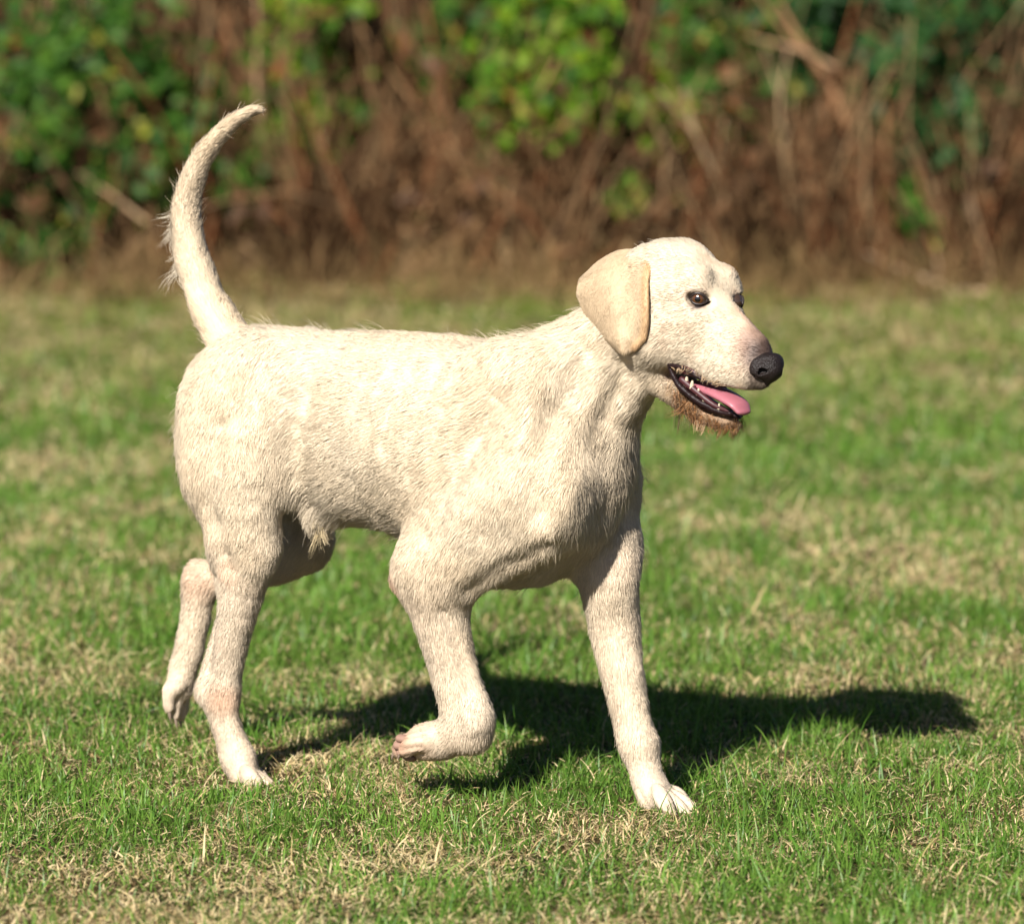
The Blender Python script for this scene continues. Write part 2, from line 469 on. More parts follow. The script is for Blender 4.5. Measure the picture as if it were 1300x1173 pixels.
# muscle, bone and loose skin on the right side: grooves (negative) and ridges along lines
def sculpt(line, width, depth, w=.10, soft=.05):
    global V
    L_ = np.array([B(x, y, w) for x, y in line])[:, [0, 2]]
    q = V[:, [0, 2]]
    dmin = np.full(len(V), 9.0)
    for a_, b_ in zip(L_[:-1], L_[1:]):
        e = b_ - a_
        t = np.clip(((q - a_) @ e) / max(e @ e, 1e-9), 0, 1)
        dmin = np.minimum(dmin, np.linalg.norm(q - a_ - t[:, None] * e, axis=1))
    m = np.exp(-(dmin / width) ** 2) * np.clip(-NV[:, 1] * 1.6, 0, 1) * np.clip(1 - np.abs(-V[:, 1] - w) / soft, 0, 1) ** .5
    V = V + NV * (m * depth * 1.3)[:, None]
sculpt([(724, 452), (704, 520), (694, 580), (704, 645)], .020, -.011, .10, .09)
sculpt([(786, 470), (762, 530), (752, 590)], .015, -.010, .06, .08)
sculpt([(800, 500), (790, 545)], .012, .007, .05, .08)
sculpt([(625, 510), (590, 590), (550, 675)], .021, -.010, .125, .08)
sculpt([(660, 440), (674, 520), (684, 590)], .018, .006, .11, .09)
sculpt([(605, 650), (655, 625)], .035, .007, .13, .08)
sculpt([(385, 500), (372, 570), (374, 640)], .022, -.009, .10, .08)
sculpt([(335, 440), (322, 455)], .024, .006, .07, .08)
sculpt([(277, 730), (266, 795), (262, 850)], .009, -.007, .095, .04)
sculpt([(285, 540), (272, 640), (288, 715)], .016, -.007, .12, .08)
sculpt([(302, 560), (308, 650)], .026, .005, .13, .08)
sculpt([(602, 748), (650, 716), (705, 690)], .013, -.005, .12, .09)
sculpt([(745, 600), (735, 640), (725, 665)], .020, .007, .08, .09)
for k_ in range(5): sculpt([(470 + 28 * k_, 470), (448 + 30 * k_, 560), (452 + 32 * k_, 630)], .009, .0016, .12, .08)
sculpt([(566, 775), (578, 830), (586, 880)], .008, -.004, .125, .05)
sculpt([(590, 905), (600, 925)], .010, .003, .115, .05)
for ln in ([(538, 947), (512, 950)], [(538, 935), (512, 938)], [(534, 958), (514, 961)]): sculpt(ln, .0042, -.0018, .11, .05)
NV = vnormals(V, Q)
for ln in ([(818, 1000), (836, 1030)], [(834, 998), (854, 1030)], [(848, 1002), (868, 1028)]): sculpt(ln, .0042, -.0020, -.03, .08)
V = V + NV * ((fbm(V, 14, 2, 3) - .5) * .007 + (fbm(V, 45, 8, 2) - .5) * .0022)[:, None] * np.clip((H(880, 0)[0] - V[:, 0]) / .08, .25, 1)[:, None]
NV = vnormals(V, Q)
# ---- which limb each bit of skin belongs to: direction of the hair, its length and colour
W = fld.weights(V)
TAGS = np.array([s['tag'] for s in fld.segs])
def wt(*names): return W[:, np.isin(TAGS, names)].sum(1)
FLOW = W @ np.array([s['flow'] for s in fld.segs])
def near(p, r):                                     # 1 at p, 0 beyond r
    return np.clip(1 - np.linalg.norm(V - np.asarray(p), axis=1) / r, 0, 1)
LEN = {'trunk': .0135, 'neck': .015, 'chest': .015, 'shoulder': .0115, 'fore': .0092, 'elbow': .008, 'paw': .005, 'toe': .0022, 'pad': .002, 'thigh': .0115, 'shank': .0085,
       'sheath': .012, 'tail': .0105, 'skull': .0062, 'cheek': .0075, 'muzzle': .0048, 'bridge': .003, 'jaw': .006}
HLEN = W @ np.array([LEN[t] for t in TAGS])
CREAM, TAN, PINK = np.array([.60, .490, .352]), np.array([.555, .425, .280]), np.array([.54, .415, .31])
WHITE = np.array([.645, .55, .42])
CT = np.repeat(CREAM[None], len(V), 0)
def paint(col, m):
    global CT
    CT = CT * (1 - m[:, None]) + np.asarray(col)[None] * m[:, None]
n1 = fbm(V, 9, 1, 4)
paint(TAN, np.clip((n1 - .48) * 2.2, 0, .28))
paint(WHITE, np.clip((fbm(V, 9, 31, 3) - .46) * 2.2, 0, .55))
paint(TAN * .97, np.clip(wt('tail') * .55, 0, 1))
paint(WHITE, wt('skull', 'cheek') * .45)
paint(PINK, wt('fore', 'shank', 'paw', 'toe') * np.clip(.40 + (fbm(V, 14, 4, 2) - .5) * .9, .1, .7))
paint((.48, .33, .22), wt('cheek', 'muzzle', 'skull', 'bridge') * np.clip((fbm(V, 55, 14, 3) - .47) * 2.8, 0, .65) * np.clip((V @ HF - H(880, 0)[:2] @ HF[:2]) / .05 + .6, .15, 1))
for q_ in (340, 420, 500, 580, 650, 710): paint(TAN, near(B(q_, 408 if q_ < 600 else 420 - (q_ - 640) * .35, .02), .055) * .4)
paint(np.array([.545, .405, .258]), np.clip(near(H(800, 350, .055), .034) * 1.8, 0, .9))
for p, r, m in ((B(283, 885, .09), .028, .75), (B(288, 725, .12), .022, .5), (B(505, 738, .115), .028, .9), (B(252, 735, -.06), .04, .5), (B(520, 935, .1), .05, .5)):
    paint((.55, .31, .20), near(p, r) ** .7 * m)
paint((.36, .20, .13), near(B(504, 944, .115), .026) ** .7 * .9)
paint((.30, .17, .11), near(B(506, 948, .085), .03) ** .6 * .9)
# muzzle: pinkish on the bridge, dark next to the nose; tan stain along the mouth
paint((.60, .40, .29), np.clip(near(H(940, 425), .045) * 1.3, 0, .7))
paint((.22, .135, .10), np.clip(near(H(970, 444, 0), .048) * 2.0, 0, .9))
paint((.055, .034, .027), np.clip(near(H(976, 456, 0), .036) * 2.4, 0, .92))
paint((.06, .043, .036), np.clip(near(H(965, 484, .010), .024) * 1.7, 0, .85))
paint((.55, .42, .33), near(H(950, 472, .02), .03) * .3)
paint((.25, .13, .06), np.clip(wt('jaw') * np.clip((V @ HF - H(848, 480) @ HF) / .06, 0, 1), 0, .85))
paint((.36, .26, .20), np.clip(near(H(890, 383, .04), .018) * 1.2, 0, .5))
for c, b in EYES:
    paint((.13, .085, .06), np.clip(near(c + HL * -.006 * b, .0165) * 2.4, 0, .88))
paint((.03, .018, .014), np.clip(near(H(897, 386, .037), .010) * 3, 0, .95))
_q = V - H(889, 386, .036)
_d = np.where(_q @ HL < .02, np.hypot(_q @ HF, _q[:, 2]), 1)
paint((.02, .012, .010), np.clip((.0062 - _d) / .0015, 0, 1))
_q = V - H(894, 385, .036)
FURW = 1.0 * (np.where(_q @ HL < .02, np.hypot(_q @ HF, _q[:, 2]), 1) > .0125)
X, Y, Z = [V[:, i].astype(np.float32) for i in range(3)]
mouth = np.zeros(len(V))
for cs in CUTS:
    d = Field.dist(X, Y, Z, cs)
    mouth = np.maximum(mouth, np.clip(1 - d / .0035, 0, 1))
MOUTHC = np.array([.10, .028, .03])
paint(MOUTHC, np.clip(mouth * 1.6, 0, 1))
FURW *= (mouth < .25)
for c, b in EYES: FURW *= np.clip(np.linalg.norm(V - c, axis=1) / .012 - .9, 0, 1) > 0
NOSEC = H(977, 466)
FURW *= np.linalg.norm(V - NOSEC, axis=1) > .021
FURW = np.where(wt('pad') > .5, 0, FURW)
# shaggier places: ridge of the back, flank fold, breast, back of the thigh, plume of the tail
up = NV[:, 2]
HLEN = HLEN * (1 + .55 * np.clip(fbm(V, 18, 6, 2) * 2 - .9, 0, 1) * wt('trunk', 'neck', 'chest') + .5 * np.clip(up - .75, 0, 1) * 4 * wt('trunk') * (fbm(V, 30, 12, 2) > .55))
HLEN = HLEN + .017 * near(B(412, 650, .07), .075) + .008 * near(B(735, 650, .03), .08) + .010 * near(B(560, 730, .08), .05) + .008 * near(B(250, 620, .08), .09)
HLEN = HLEN + .006 * near(B(224, 318), .042) + .02 * near(B(388, 672), .03)
LIFT = .085 + .065 * wt('fore', 'shank', 'paw', 'toe') + .03 * wt('skull', 'cheek', 'muzzle', 'tail') + .2 * near(B(415, 655, .06), .05)

b = N('dog_skin')
at = b.n('ShaderNodeAttribute', attribute_name='tint')
p = b.n('ShaderNodeBsdfPrincipled', {'Base Color': at.outputs['Color'], 'Roughness': .6, 'Specular IOR Level': .35})
SKIN = b.surf(p.outputs[0])

def hair_mat(name, gloss=.22, rough=.42, mixn=.72):
    """strands carry the colour they grow with and the direction of the skin under them, so the coat shades as a body"""
    b = N(name)
    at = b.n('ShaderNodeAttribute', attribute_name='tint')
    nr = b.n('ShaderNodeAttribute', attribute_name='skin_normal')
    vt = b.n('ShaderNodeVectorTransform', {'Vector': nr.outputs['Vector']}, vector_type='NORMAL', convert_from='OBJECT', convert_to='WORLD')
    ge = b.n('ShaderNodeNewGeometry')
    s1 = b.n('ShaderNodeVectorMath', {0: vt.outputs[0], 'Scale': mixn}, operation='SCALE')
    s2 = b.n('ShaderNodeVectorMath', {0: ge.outputs['Normal'], 'Scale': 1 - mixn}, operation='SCALE')
    ad = b.n('ShaderNodeVectorMath', {0: s1.outputs[0], 1: s2.outputs[0]}, operation='ADD')
    nn = b.n('ShaderNodeVectorMath', {0: ad.outputs[0]}, operation='NORMALIZE')
    p = b.n('ShaderNodeBsdfPrincipled', {'Base Color': at.outputs['Color'], 'Roughness': rough, 'Specular IOR Level': gloss, 'Normal': nn.outputs[0]})
    tr = b.n('ShaderNodeBsdfTranslucent', {'Color': at.outputs['Color']})
    mx = b.n('ShaderNodeMixShader', {0: .05, 1: p.outputs[0], 2: tr.outputs[0]})
    return b.surf(mx.outputs[0])
FUR = hair_mat('fur_strands')

from mathutils.kdtree import KDTree
def grow(name, V, Q, NV, flow, hlen, lift, tint, furw, count, parent, rad=.00034, clump=.16, wild=.36, k=4, guides=22000):
    idx, w = surface_points(V, Q, count, furw)
    g = lambda A: (A[idx] * w[..., None]).sum(1) if A.ndim > 1 else (A[idx] * w).sum(1)
    P, n, fl, L, lf, c = g(V), unit(g(NV)), g(flow), g(hlen), g(lift), g(tint)
    t = unit(fl - n * (fl * n).sum(1, keepdims=True))
    s = np.cross(n, t)
    ang = (fbm(P, 16, 3, 2) - .5) * 1.5 * wild + (vnoise(P, 70, 9) - .5) * 1.3 * wild + rng.normal(0, .22, count) * wild * 1.4
    t = t * np.cos(ang)[:, None] + s * np.sin(ang)[:, None]
    L = L * (1 + rng.normal(0, .18, count)).clip(.5, 1.6)
    lf = (lf * (1 + rng.normal(0, .45, count)) + (vnoise(P, 55, 4) - .5) * .12).clip(.03, 1.4)
    d0 = unit(t + n * np.tan(np.minimum(lf * 1.9, 1.1))[:, None])
    pts = np.empty((count, k, 3))
    pts[:, 0] = P - n * .0004
    cur, d = P.copy(), d0
    for i in range(1, k):
        cur = cur + d * (L / (k - 1))[:, None]
        pts[:, i] = cur
        d = unit(d - n * (.30 * lf.clip(0, .6) + .005)[:, None] + np.array([0, 0, -.04]) + s * (rng.normal(0, .10, count) * wild)[:, None])
    if clump > 0:
        gi = rng.choice(count, min(guides, count), replace=False)
        kd = KDTree(len(gi))
        for i, j in enumerate(gi): kd.insert(P[j], i)
        kd.balance()
        nn_ = np.array([kd.find(q)[1] for q in P])
        G = pts[gi[nn_]]
        off = np.linalg.norm(P - P[gi[nn_]], axis=1)
        m = (clump * np.clip(1.3 - off / .012, 0, 1) * rng.uniform(.4, 1, count))[:, None]
        for i in range(1, k):
            f = (i / (k - 1)) ** 1.3
            pts[:, i] += (G[:, i] - pts[:, i]) * m * f
    shade = (1 + rng.normal(0, .075, count) + (vnoise(P, 130, 2) - .5) * .05)[:, None]
    R = (rad * (.7 + .6 * rng.random(count)))[:, None] * np.linspace(1, .25, k)[None]
    nn2 = unit(n + rng.normal(0, .10, (count, 3)) + t * ((vnoise(P, 48, 21) - .5) * .32)[:, None] + s * ((vnoise(P, 48, 25) - .5) * .34)[:, None])
    return strands(name, pts, R, FUR, (c * shade).clip(0, .9), nn2, parent)

dog = bpy.data.objects.new('dog', None)
COL.objects.link(dog)
dog.location = DOG_O
dog.rotation_euler = (0, 0, -YAW)
dog.empty_display_size = .2
tag(dog, 'cream rough-coated dog trotting across the grass with its tail up and mouth open', 'dog')
me = mesh_np('body', V, Q, mat=SKIN)
vcol(me, 'tint', CT)
body = put('body', me, dog)
CH = (CT * (1.0 + .19 * np.clip(1 - wt('skull', 'cheek', 'muzzle', 'bridge', 'jaw'), 0, 1))[:, None]).clip(0, .8)  # body strands lightened in colour to offset their self-shadowing; head left as is
grow('coat', V, Q, NV, FLOW, HLEN, LIFT * np.ones(len(V)), CH, FURW, N_FUR, dog)

stray = np.clip(fbm(V, 26, 77, 2) * 3 - 1.35, 0, 1) * FURW * np.clip(wt('trunk', 'neck', 'chest', 'thigh', 'shoulder', 'tail') + .1, 0, 1)
grow('coat', V, Q, NV, FLOW, HLEN * 1.6, LIFT * 3.2 * np.ones(len(V)), CH, stray, 6000, dog, rad=.00022, clump=.35, wild=.9, k=5, guides=1500)

def part_field(pts, pad, cell):
    pts = np.array(pts)
    return Field(pts.min(0) - pad, pts.max(0) + pad, cell)
def part_mesh(name, F, mat, parent=None, smooth=2):
    v, q = F.mesh(smooth)
    return put(name, mesh_np(name, v, q, mat=mat), parent or dog), v, q

# ---- ears: hanging flaps
EL = [(752, 343), (738, 356), (735, 374), (743, 393), (754, 410), (767, 427), (784, 441)]
ER = [(820, 325), (825, 335), (821, 356), (821, 385), (821, 410), (818, 429), (807, 441)]
def ear(b):
    rows, cols_ = 54, 44
    u = np.linspace(0, len(EL) - 1, rows)
    lx, ly = np.interp(u, range(7), [p[0] for p in EL]), np.interp(u, range(7), [p[1] for p in EL])
    rx, ry = np.interp(u, range(7), [p[0] for p in ER]), np.interp(u, range(7), [p[1] for p in ER])
    S = []
    for i in range(rows):
        tt = i / (rows - 1)
        for vv in np.linspace(0, 1, cols_):
            x = lx[i] + (rx[i] - lx[i]) * vv
            y = ly[i] + (ry[i] - ly[i]) * vv - 13 * math.sin(math.pi * vv) ** .8 * max(0, 1 - tt * 3.2) + 6 * math.sin(math.pi * vv) * max(0, tt - .7) * 3
            bb = .020 + .060 * (1 - math.exp(-3.1 * tt)) - .004 * tt + .007 * math.sin(math.pi * min(1, vv * 1.25)) + .0045 * math.sin(7 * tt + 5 * vv) * tt - .016 * (1 - vv) ** 3 - .0035 * math.exp(-((vv - .72 + .12 * tt) / .17) ** 2) * min(1, tt * 3) + .004 * max(0, vv - .85) / .15
            q = H(x, y, bb)
            if b < 0:                                   # the other ear mirrors this one about the head's own midline
                m = (q - to_local(H0)) @ HL
                q = q - 2 * m * HL
            S.append(q)
    F = part_field(S, .012, .0018)
    for q in S: F.seg(q, q, .0027, .0027, k=.003)
    o, v, q = part_mesh('ear', F, SKIN)
    n = vnormals(v, q)
    c = np.repeat(np.array([[.545, .405, .258]]), len(v), 0)
    inner = (n @ HL) * b > .2
    c[inner] = (.62, .36, .24)
    edge = (fbm(v, 40, 5, 2) - .5)[:, None]
    c = c * (1 + edge * .3)
    fe = np.min(np.linalg.norm(v[:, None] - np.array(S).reshape(rows, cols_, 3)[:, -1][None], axis=2), axis=1)
    fe = np.clip(1.25 - fe / .0085, 0, 1)[:, None]
    c = c * (1 - fe * .75) + np.array([.50, .29, .13])[None] * fe * .75
    vcol(o.data, 'tint', c)
    fl = np.repeat((H(790, 444, .07) - H(790, 330, .07))[None] / .1, len(v), 0) + BK * .25
    grow('ear_fur', v, q, n, fl, np.full(len(v), .0046), np.full(len(v), .08), c, np.where(inner, .25, 1.0), N_FUR // 16, o, rad=.0003, clump=.2, wild=.35, guides=1500)
ear(1)
ear(-1)

# ---- nose leather
NOSE = simple('nose_leather', (.006, .004, .004), rough=.45, spec=.35, bump=(650, .9, 1), noise=(60, (.020, .012, .010)))
F = part_field([H(950, 440), H(1000, 495)], .03, .0011)
F.seg(H(966, 465), H(980, 468), 15 * U, 14 * U, .018, .0165, k=.008, **hk)
F.seg(H(966, 457), H(982, 457), 9.5 * U, 8 * U, .016, .014, k=.01, **hk)
F.seg(H(975, 478), H(972, 485), 9 * U, 6 * U, .009, .005, k=.01, **hk)
for s_ in (1, -1):
    q = H(973 - 12 * s_, 470, .0165 * s_)
    F.seg(q, q, 10.5 * U, 10.5 * U, .008, .008, k=.007, **hk)
    F.seg(H(984 - 9 * s_, 469, .0105 * s_), H(979 - 12 * s_, 471, .0165 * s_), 4.2 * U, 3.6 * U, k=.003, cut=True, **hk)
    F.seg(H(979 - 12 * s_, 471, .0175 * s_), H(967 - 12 * s_, 478, .0205 * s_), 3.0 * U, 1.4 * U, k=.003, cut=True, **hk)
F.seg(H(996, 466), H(984, 492), 1.3 * U, 1.3 * U, k=.003, cut=True, **hk)
part_mesh('nose', F, NOSE)

# ---- eyes: ball, iris, dark lids
BALL = simple('eye_white', (.05, .03, .02), rough=.12, coat=1.0)
IRIS = simple('iris_brown', (.05, .018, .006), rough=.10, coat=1.0, noise=(900, (.11, .042, .012)))
PUPIL = simple('pupil_black', (.003, .003, .003), rough=.06, coat=1.0)
LID = simple('eyelid_dark', (.022, .014, .011), rough=.4)
def ball(name, c, r, mat, parent, axis=None, cap=None):
    nu, nv = 24, 16
    ax = unit(axis if axis is not None else np.array([0, 0, 1.]))
    e1 = unit(np.cross(ax, [0, .3, 1.])); e2 = np.cross(ax, e1)
    th = np.linspace(1e-3, cap if cap else math.pi - 1e-3, nv)
    ph = np.arange(nu) * 2 * math.pi / nu
    v = np.array([c + r * (math.cos(t) * ax + math.sin(t) * (math.cos(f) * e1 + math.sin(f) * e2)) for t in th for f in ph])
    q = np.array([[i * nu + j, (i + 1) * nu + j, (i + 1) * nu + (j + 1) % nu, i * nu + (j + 1) % nu] for i in range(nv - 1) for j in range(nu)])
    return put(name, mesh_np(name, v, q, mat=mat), parent)
for c, s_ in EYES:
    look = unit(HF * .55 - HL * s_ * .85 + np.array([0, 0, -.02]))
    cc = c - look * .0085
    e = ball('eye', cc, .0115, BALL, dog)
    ball('iris', cc, .01165, IRIS, e, look, .62)
    ball('pupil', cc, .0118, PUPIL, e, look, .33)
    F = part_field([c], .022, .0011)
    bx = 886 if s_ > 0 else 940
    hw = 11 if s_ > 0 else 8
    zb = .040 if s_ > 0 else -.036
    def on_ball(x, y, r=.0122):
        d_ = H(x, y, zb) - cc
        l_ = d_ - (d_ @ look) * look
        return cc + l_ + look * math.sqrt(max(r * r - l_ @ l_, .02 * r * r))
    for hgt, r in ((-8.0, .0019), (6.0, .0015)):
        F.chain([on_ball(bx - hw + 2 * hw * t, 380.5 + (0 if s_ > 0 else 3) + 4 * (t - .5) + hgt * math.sin(math.pi * t) ** .8) for t in np.linspace(0, 1, 9)], [r * .8] + [r] * 7 + [r * .8], k=.002)
    part_mesh('eyelid', F, LID)

# ---- mouth: lips, tongue, teeth
LIP = simple('lip_dark', (.010, .006, .006), rough=.42, spec=.16, noise=(160, (.022, .009, .009)), bump=(260, 1.0))
def lip(pts, rs):
    F = part_field([H(*p) for p in pts], .015, .0012)
    F.chain([H(*p) for p in pts], [r * U for r in rs], k=.004)
    part_mesh('lip', F, LIP)
lowl = [(850, 467, .042), (857, 483, .039), (870, 498, .034), (888, 511, .028), (905, 520, .023), (925, 526, .017), (936, 529, .008), (940, 530, -.006), (941, 525, -.016), (918, 511, -.026)]
def uneven(pts, rs, m, seed):
    r_ = np.random.default_rng(seed)
    t = np.linspace(0, len(pts) - 1, m)
    P_ = np.array([[np.interp(x, range(len(pts)), [q[i] for q in pts]) for i in range(3)] for x in t])
    P_[1:-1, :2] += r_.normal(0, .5, (m - 2, 2))
    return [tuple(q) for q in P_], [float(np.interp(x, range(len(rs)), rs) * r_.uniform(.82, 1.15)) for x in t]
lip(*uneven(lowl, [3.0, 3.8, 3.8, 3.9, 3.5, 2.9, 2.6, 2.4, 2.4, 2.2], 26, 2))
uppl = [(850, 464, .044), (866, 467, .042), (885, 478, .033), (905, 488, .025), (922, 492, .019)]
lip(uppl, [3.2, 2.8, 2.6, 2.4, 1.5])
TONGUE = simple('tongue_pink', (.40, .145, .17), rough=.4, spec=.4, sss=.2, coat=.15, bump=(1500, .35), noise=(90, (.33, .10, .125)))
F = part_field([H(870, 475), H(955, 535)], .03, .0013)
F.chain([H(886, 490, .004), H(903, 495, .006), H(921, 503, .008), (H(937, 513, .009)), H(944, 523, .009)], [7 * U, 7.5 * U, 7.5 * U, 6.5 * U, 4.5 * U], [.018, .019, .020, .019, .014], k=.004, **hk)
part_mesh('tongue', F, TONGUE)
TOOTH = simple('tooth_ivory', (.46, .38, .26), rough=.3, coat=.3)
for (x, y, bb, hgt, r) in [(871, 482, .033, 6.5, 4.0), (878, 487, .032, 6.5, 3.8), (886, 495, .030, 5, 3.2), (894, 503, .027, 4.5, 2.8), (912, 516, .020, 7, 2.8), (919, 521, .013, 5, 2.3), (925, 522, .007, 5, 2.2), (931, 521, .0, 5, 2.2), (935, 514, -.012, 10, 3)]:
    F = part_field([H(x, y, bb)], .02, .0009)
    F.seg(H(x, y + 5, bb), H(x + 1, y - hgt + 4, bb), r * U, r * .45 * U, k=.002, **hk)
    part_mesh('tooth', F, TOOTH, smooth=1)
GUM = simple('gum_pink', (.055, .013, .015), rough=.5)
F = part_field([H(855, 465), H(940, 530)], .04, .0013)
F.chain([H(866, 482, .034), H(884, 497, .030), H(906, 514, .023), H(926, 523, .010)], [4.5 * U, 4.2 * U, 3.5 * U, 3 * U], k=.004, **hk)
F.chain([H(862, 486, .0), H(890, 508, .0), H(918, 523, .0), H(932, 527, .0)], [7 * U, 6 * U, 4 * U, 3 * U], [.024, .020, .016, .010], k=.004, **hk)
F.chain([H(868, 469, .036), H(885, 475, .030), H(905, 483, .022)], [6 * U, 5 * U, 4 * U], k=.004, **hk)
part_mesh('gum', F, GUM)

# ---- claws and paw pads
CLAW = simple('claw_horn', (.22, .16, .12), rough=.35)
def claw(p, d, L=.007, r=.0026):
    p = np.array(p); d = unit(d)
    F = part_field([p, p + d * L], .009, .0008)
    F.chain([p, p + d * L * .6 + np.array([0, 0, -.001]), p + d * L + np.array([0, 0, -.004])], [r, r * .75, r * .3], k=.002)
    part_mesh('claw', F, CLAW, smooth=1)
for ox, oy, ow in [(-6, 2, .034), (13, 7, .0125), (22, 3, -.0105), (14, -5, -.032)]: claw(B(862 + ox, 1029 + oy, -.038 + ow), (1, -.1, -.55))
for ox, oy, ow in [(-6, 1, .027), (8, 5, .0095), (10, 3, -.0085), (4, -3, -.026)]: claw(B(337 + ox, 996 + oy, .075 + ow), (1, 0, -.55))
for ox, oy, ow in [(-9, -4, .022), (-1, 5, .008), (5, 6, -.008), (8, 0, -.023)]: claw(B(224 + ox, 909 + oy, -.072 + ow), (.25, 0, -1))
for ox, oy, ow in [(-2, 2, .028), (-10, 2, .0105), (-10, 1, -.008), (-3, -1, -.025)]: claw(B(511 + ox, 954 + oy, .082 + ow), (-.7, 0, -.7))
PAD = simple('pad_dark', (.27, .155, .11), rough=.7, bump=(700, .5))
for x, y, w_, r_ in [(508, 937, .106, 5.5), (505, 946, .105, 6), (509, 955, .102, 5.5), (518, 961, .095, 5)]:
    F = part_field([B(x, y, w_)], .02, .001)
    F.seg(B(x, y, w_ - .004), B(x + 6, y + 1, w_ - .004), r_ * U, r_ * U, .008, .008, k=.003)
    part_mesh('paw_pad', F, PAD, smooth=1)

# ---- beard: longer rust-stained hair hanging from the lower jaw
def tuft(name, roots, count, spread, L, Lv, col, colv, droop, rad, base_dir, parent=dog, seed=1):
    r_ = np.random.default_rng(seed)
    k = 6
    roots = np.array(roots)
    i = r_.integers(0, len(roots) - 1, count); t = r_.random(count)[:, None]
    P = roots[i] * (1 - t) + roots[i + 1] * t + r_.normal(0, 1, (count, 3)) * spread
    nc = max(3, count // 16)
    cl = P[r_.integers(0, count, nc)]
    ci = np.argmin(((P[:, None] - cl[None]) ** 2).sum(2), 1)
    dirs = unit(np.array(base_dir)[None] + r_.normal(0, .30, (nc, 3)))[ci] + r_.normal(0, .12, (count, 3))
    d = unit(dirs)
    ln = L * (1 + r_.normal(0, Lv, nc))[ci] * (1 + r_.normal(0, .2, count)).clip(.3, 1.6)
    curl = r_.normal(0, .22, (nc, 3))[ci]
    pts = np.empty((count, k, 3)); pts[:, 0] = P; cur = P.copy()
    for j in range(1, k):
        cur = cur + d * (ln / (k - 1))[:, None]
        pull = (cl[ci] + d * (ln * j / (k - 1))[:, None] - cur) * .10
        cur = cur + pull
        pts[:, j] = cur
        d = unit(d + np.array([0, 0, -droop]) + curl)
    c = np.array(col)[None] * (1 + r_.normal(0, colv, count))[:, None]
    dark = r_.random(nc)[ci] < .3
    c[dark] *= .35
    nrm = unit(d0n(P) + r_.normal(0, .3, (count, 3)))
    return strands(name, pts, rad * np.linspace(1, .3, k)[None] * (.7 + .6 * r_.random((count, 1))), FUR, c.clip(.005, .9), nrm, parent)
def d0n(P): return np.repeat(unit(np.array([.15, -.95, .05]))[None], len(P), 0)
tuft('beard', [H(862, 503, .030), H(884, 526, .024), H(905, 538, .018), H(930, 541, .006), H(938, 538, -.004)], 1300, .0055, .010, .45, (.22, .105, .042), .3, .20, .00022, BK * .35 + np.array([0, 0, -.8]), seed=3)
tuft('beard', [H(848, 486, .040), H(862, 503, .034), H(884, 526, .026), H(905, 538, .020)], 450, .006, .008, .4, (.36, .23, .125), .2, .15, .00022, BK * .5 + np.array([0, 0, -.7]), seed=4)
tuft('beard', [H(858, 500, .034), H(872, 514, .030), H(886, 526, .024)], 170, .004, .022, .4, (.24, .115, .045), .35, .25, .0003, BK * .25 + np.array([0, 0, -1]), seed=5)
tuft('whisker', [H(900, 462, .030), H(945, 478, .024)], 26, .004, .020, .3, (.55, .45, .33), .1, .12, .00025, BK * .4 - HL * .6 + np.array([0, 0, -.5]), seed=8)
tuft('lip_hair', [H(852, 464, .046), H(870, 466, .043), H(890, 476, .034), H(930, 490, .022)], 90, .002, .007, .3, (.50, .34, .20), .3, .15, .00026, BK * .2 - HL * .35 + np.array([0, 0, -1]), seed=9)
tuft('belly_tuft', [B(400, 656, .05), B(408, 666, .045), B(402, 672, .04)], 170, .004, .024, .35, (.56, .44, .26), .18, .12, .00026, (-.05, 0, -1), seed=11)
tuft('tail_plume', [B(228, 262), B(226, 300), B(234, 345)], 420, .003, .030, .35, (.62, .53, .40), .05, .12, .00020, (-.55, 0, -.75), seed=14)
# ------------------------------------------------------------------ the ground
g_ = N('lawn_soil')
tc = g_.n('ShaderNodeTexCoord')
n1_ = g_.n('ShaderNodeTexNoise', {'Vector': tc.outputs['Object'], 'Scale': 2.2, 'Detail': 6.0})
n2_ = g_.n('ShaderNodeTexNoise', {'Vector': tc.outputs['Object'], 'Scale': 90.0, 'Detail': 4.0})
r1 = g_.n('ShaderNodeValToRGB', {'Fac': n1_.outputs[0]})
r1.color_ramp.elements[0].position, r1.color_ramp.elements[0].color = .40, (.026, .036, .010, 1)
r1.color_ramp.elements[1].position, r1.color_ramp.elements[1].color = .62, (.10, .066, .030, 1)
r2 = g_.n('ShaderNodeValToRGB', {'Fac': n2_.outputs[0]})
r2.color_ramp.elements[0].position, r2.color_ramp.elements[0].color = .35, (.35, .32, .28, 1)
r2.color_ramp.elements[1].position, r2.color_ramp.elements[1].color = .7, (1.25, 1.2, 1.1, 1)
mm = g_.n('ShaderNodeMix', {'Factor': 1.0, 'A': r1.outputs[0], 'B': r2.outputs[0]}, data_type='RGBA', blend_type='MULTIPLY')
bp = g_.n('ShaderNodeBump', {'Height': n2_.outputs[0], 'Strength': .8, 'Distance': .01})
pp = g_.n('ShaderNodeBsdfPrincipled', {'Base Color': mm.outputs['Result'], 'Roughness': .9, 'Specular IOR Level': .1, 'Normal': bp.outputs[0]})
SOIL = g_.surf(pp.outputs[0])
gv = np.array([[-300, -300, 0], [300, -300, 0], [300, 300, 0], [-300, 300, 0]], float)
tag(put('ground', mesh_np('ground', gv, np.array([[0, 1, 2, 3]]), smooth=False, mat=SOIL)), kind='structure')

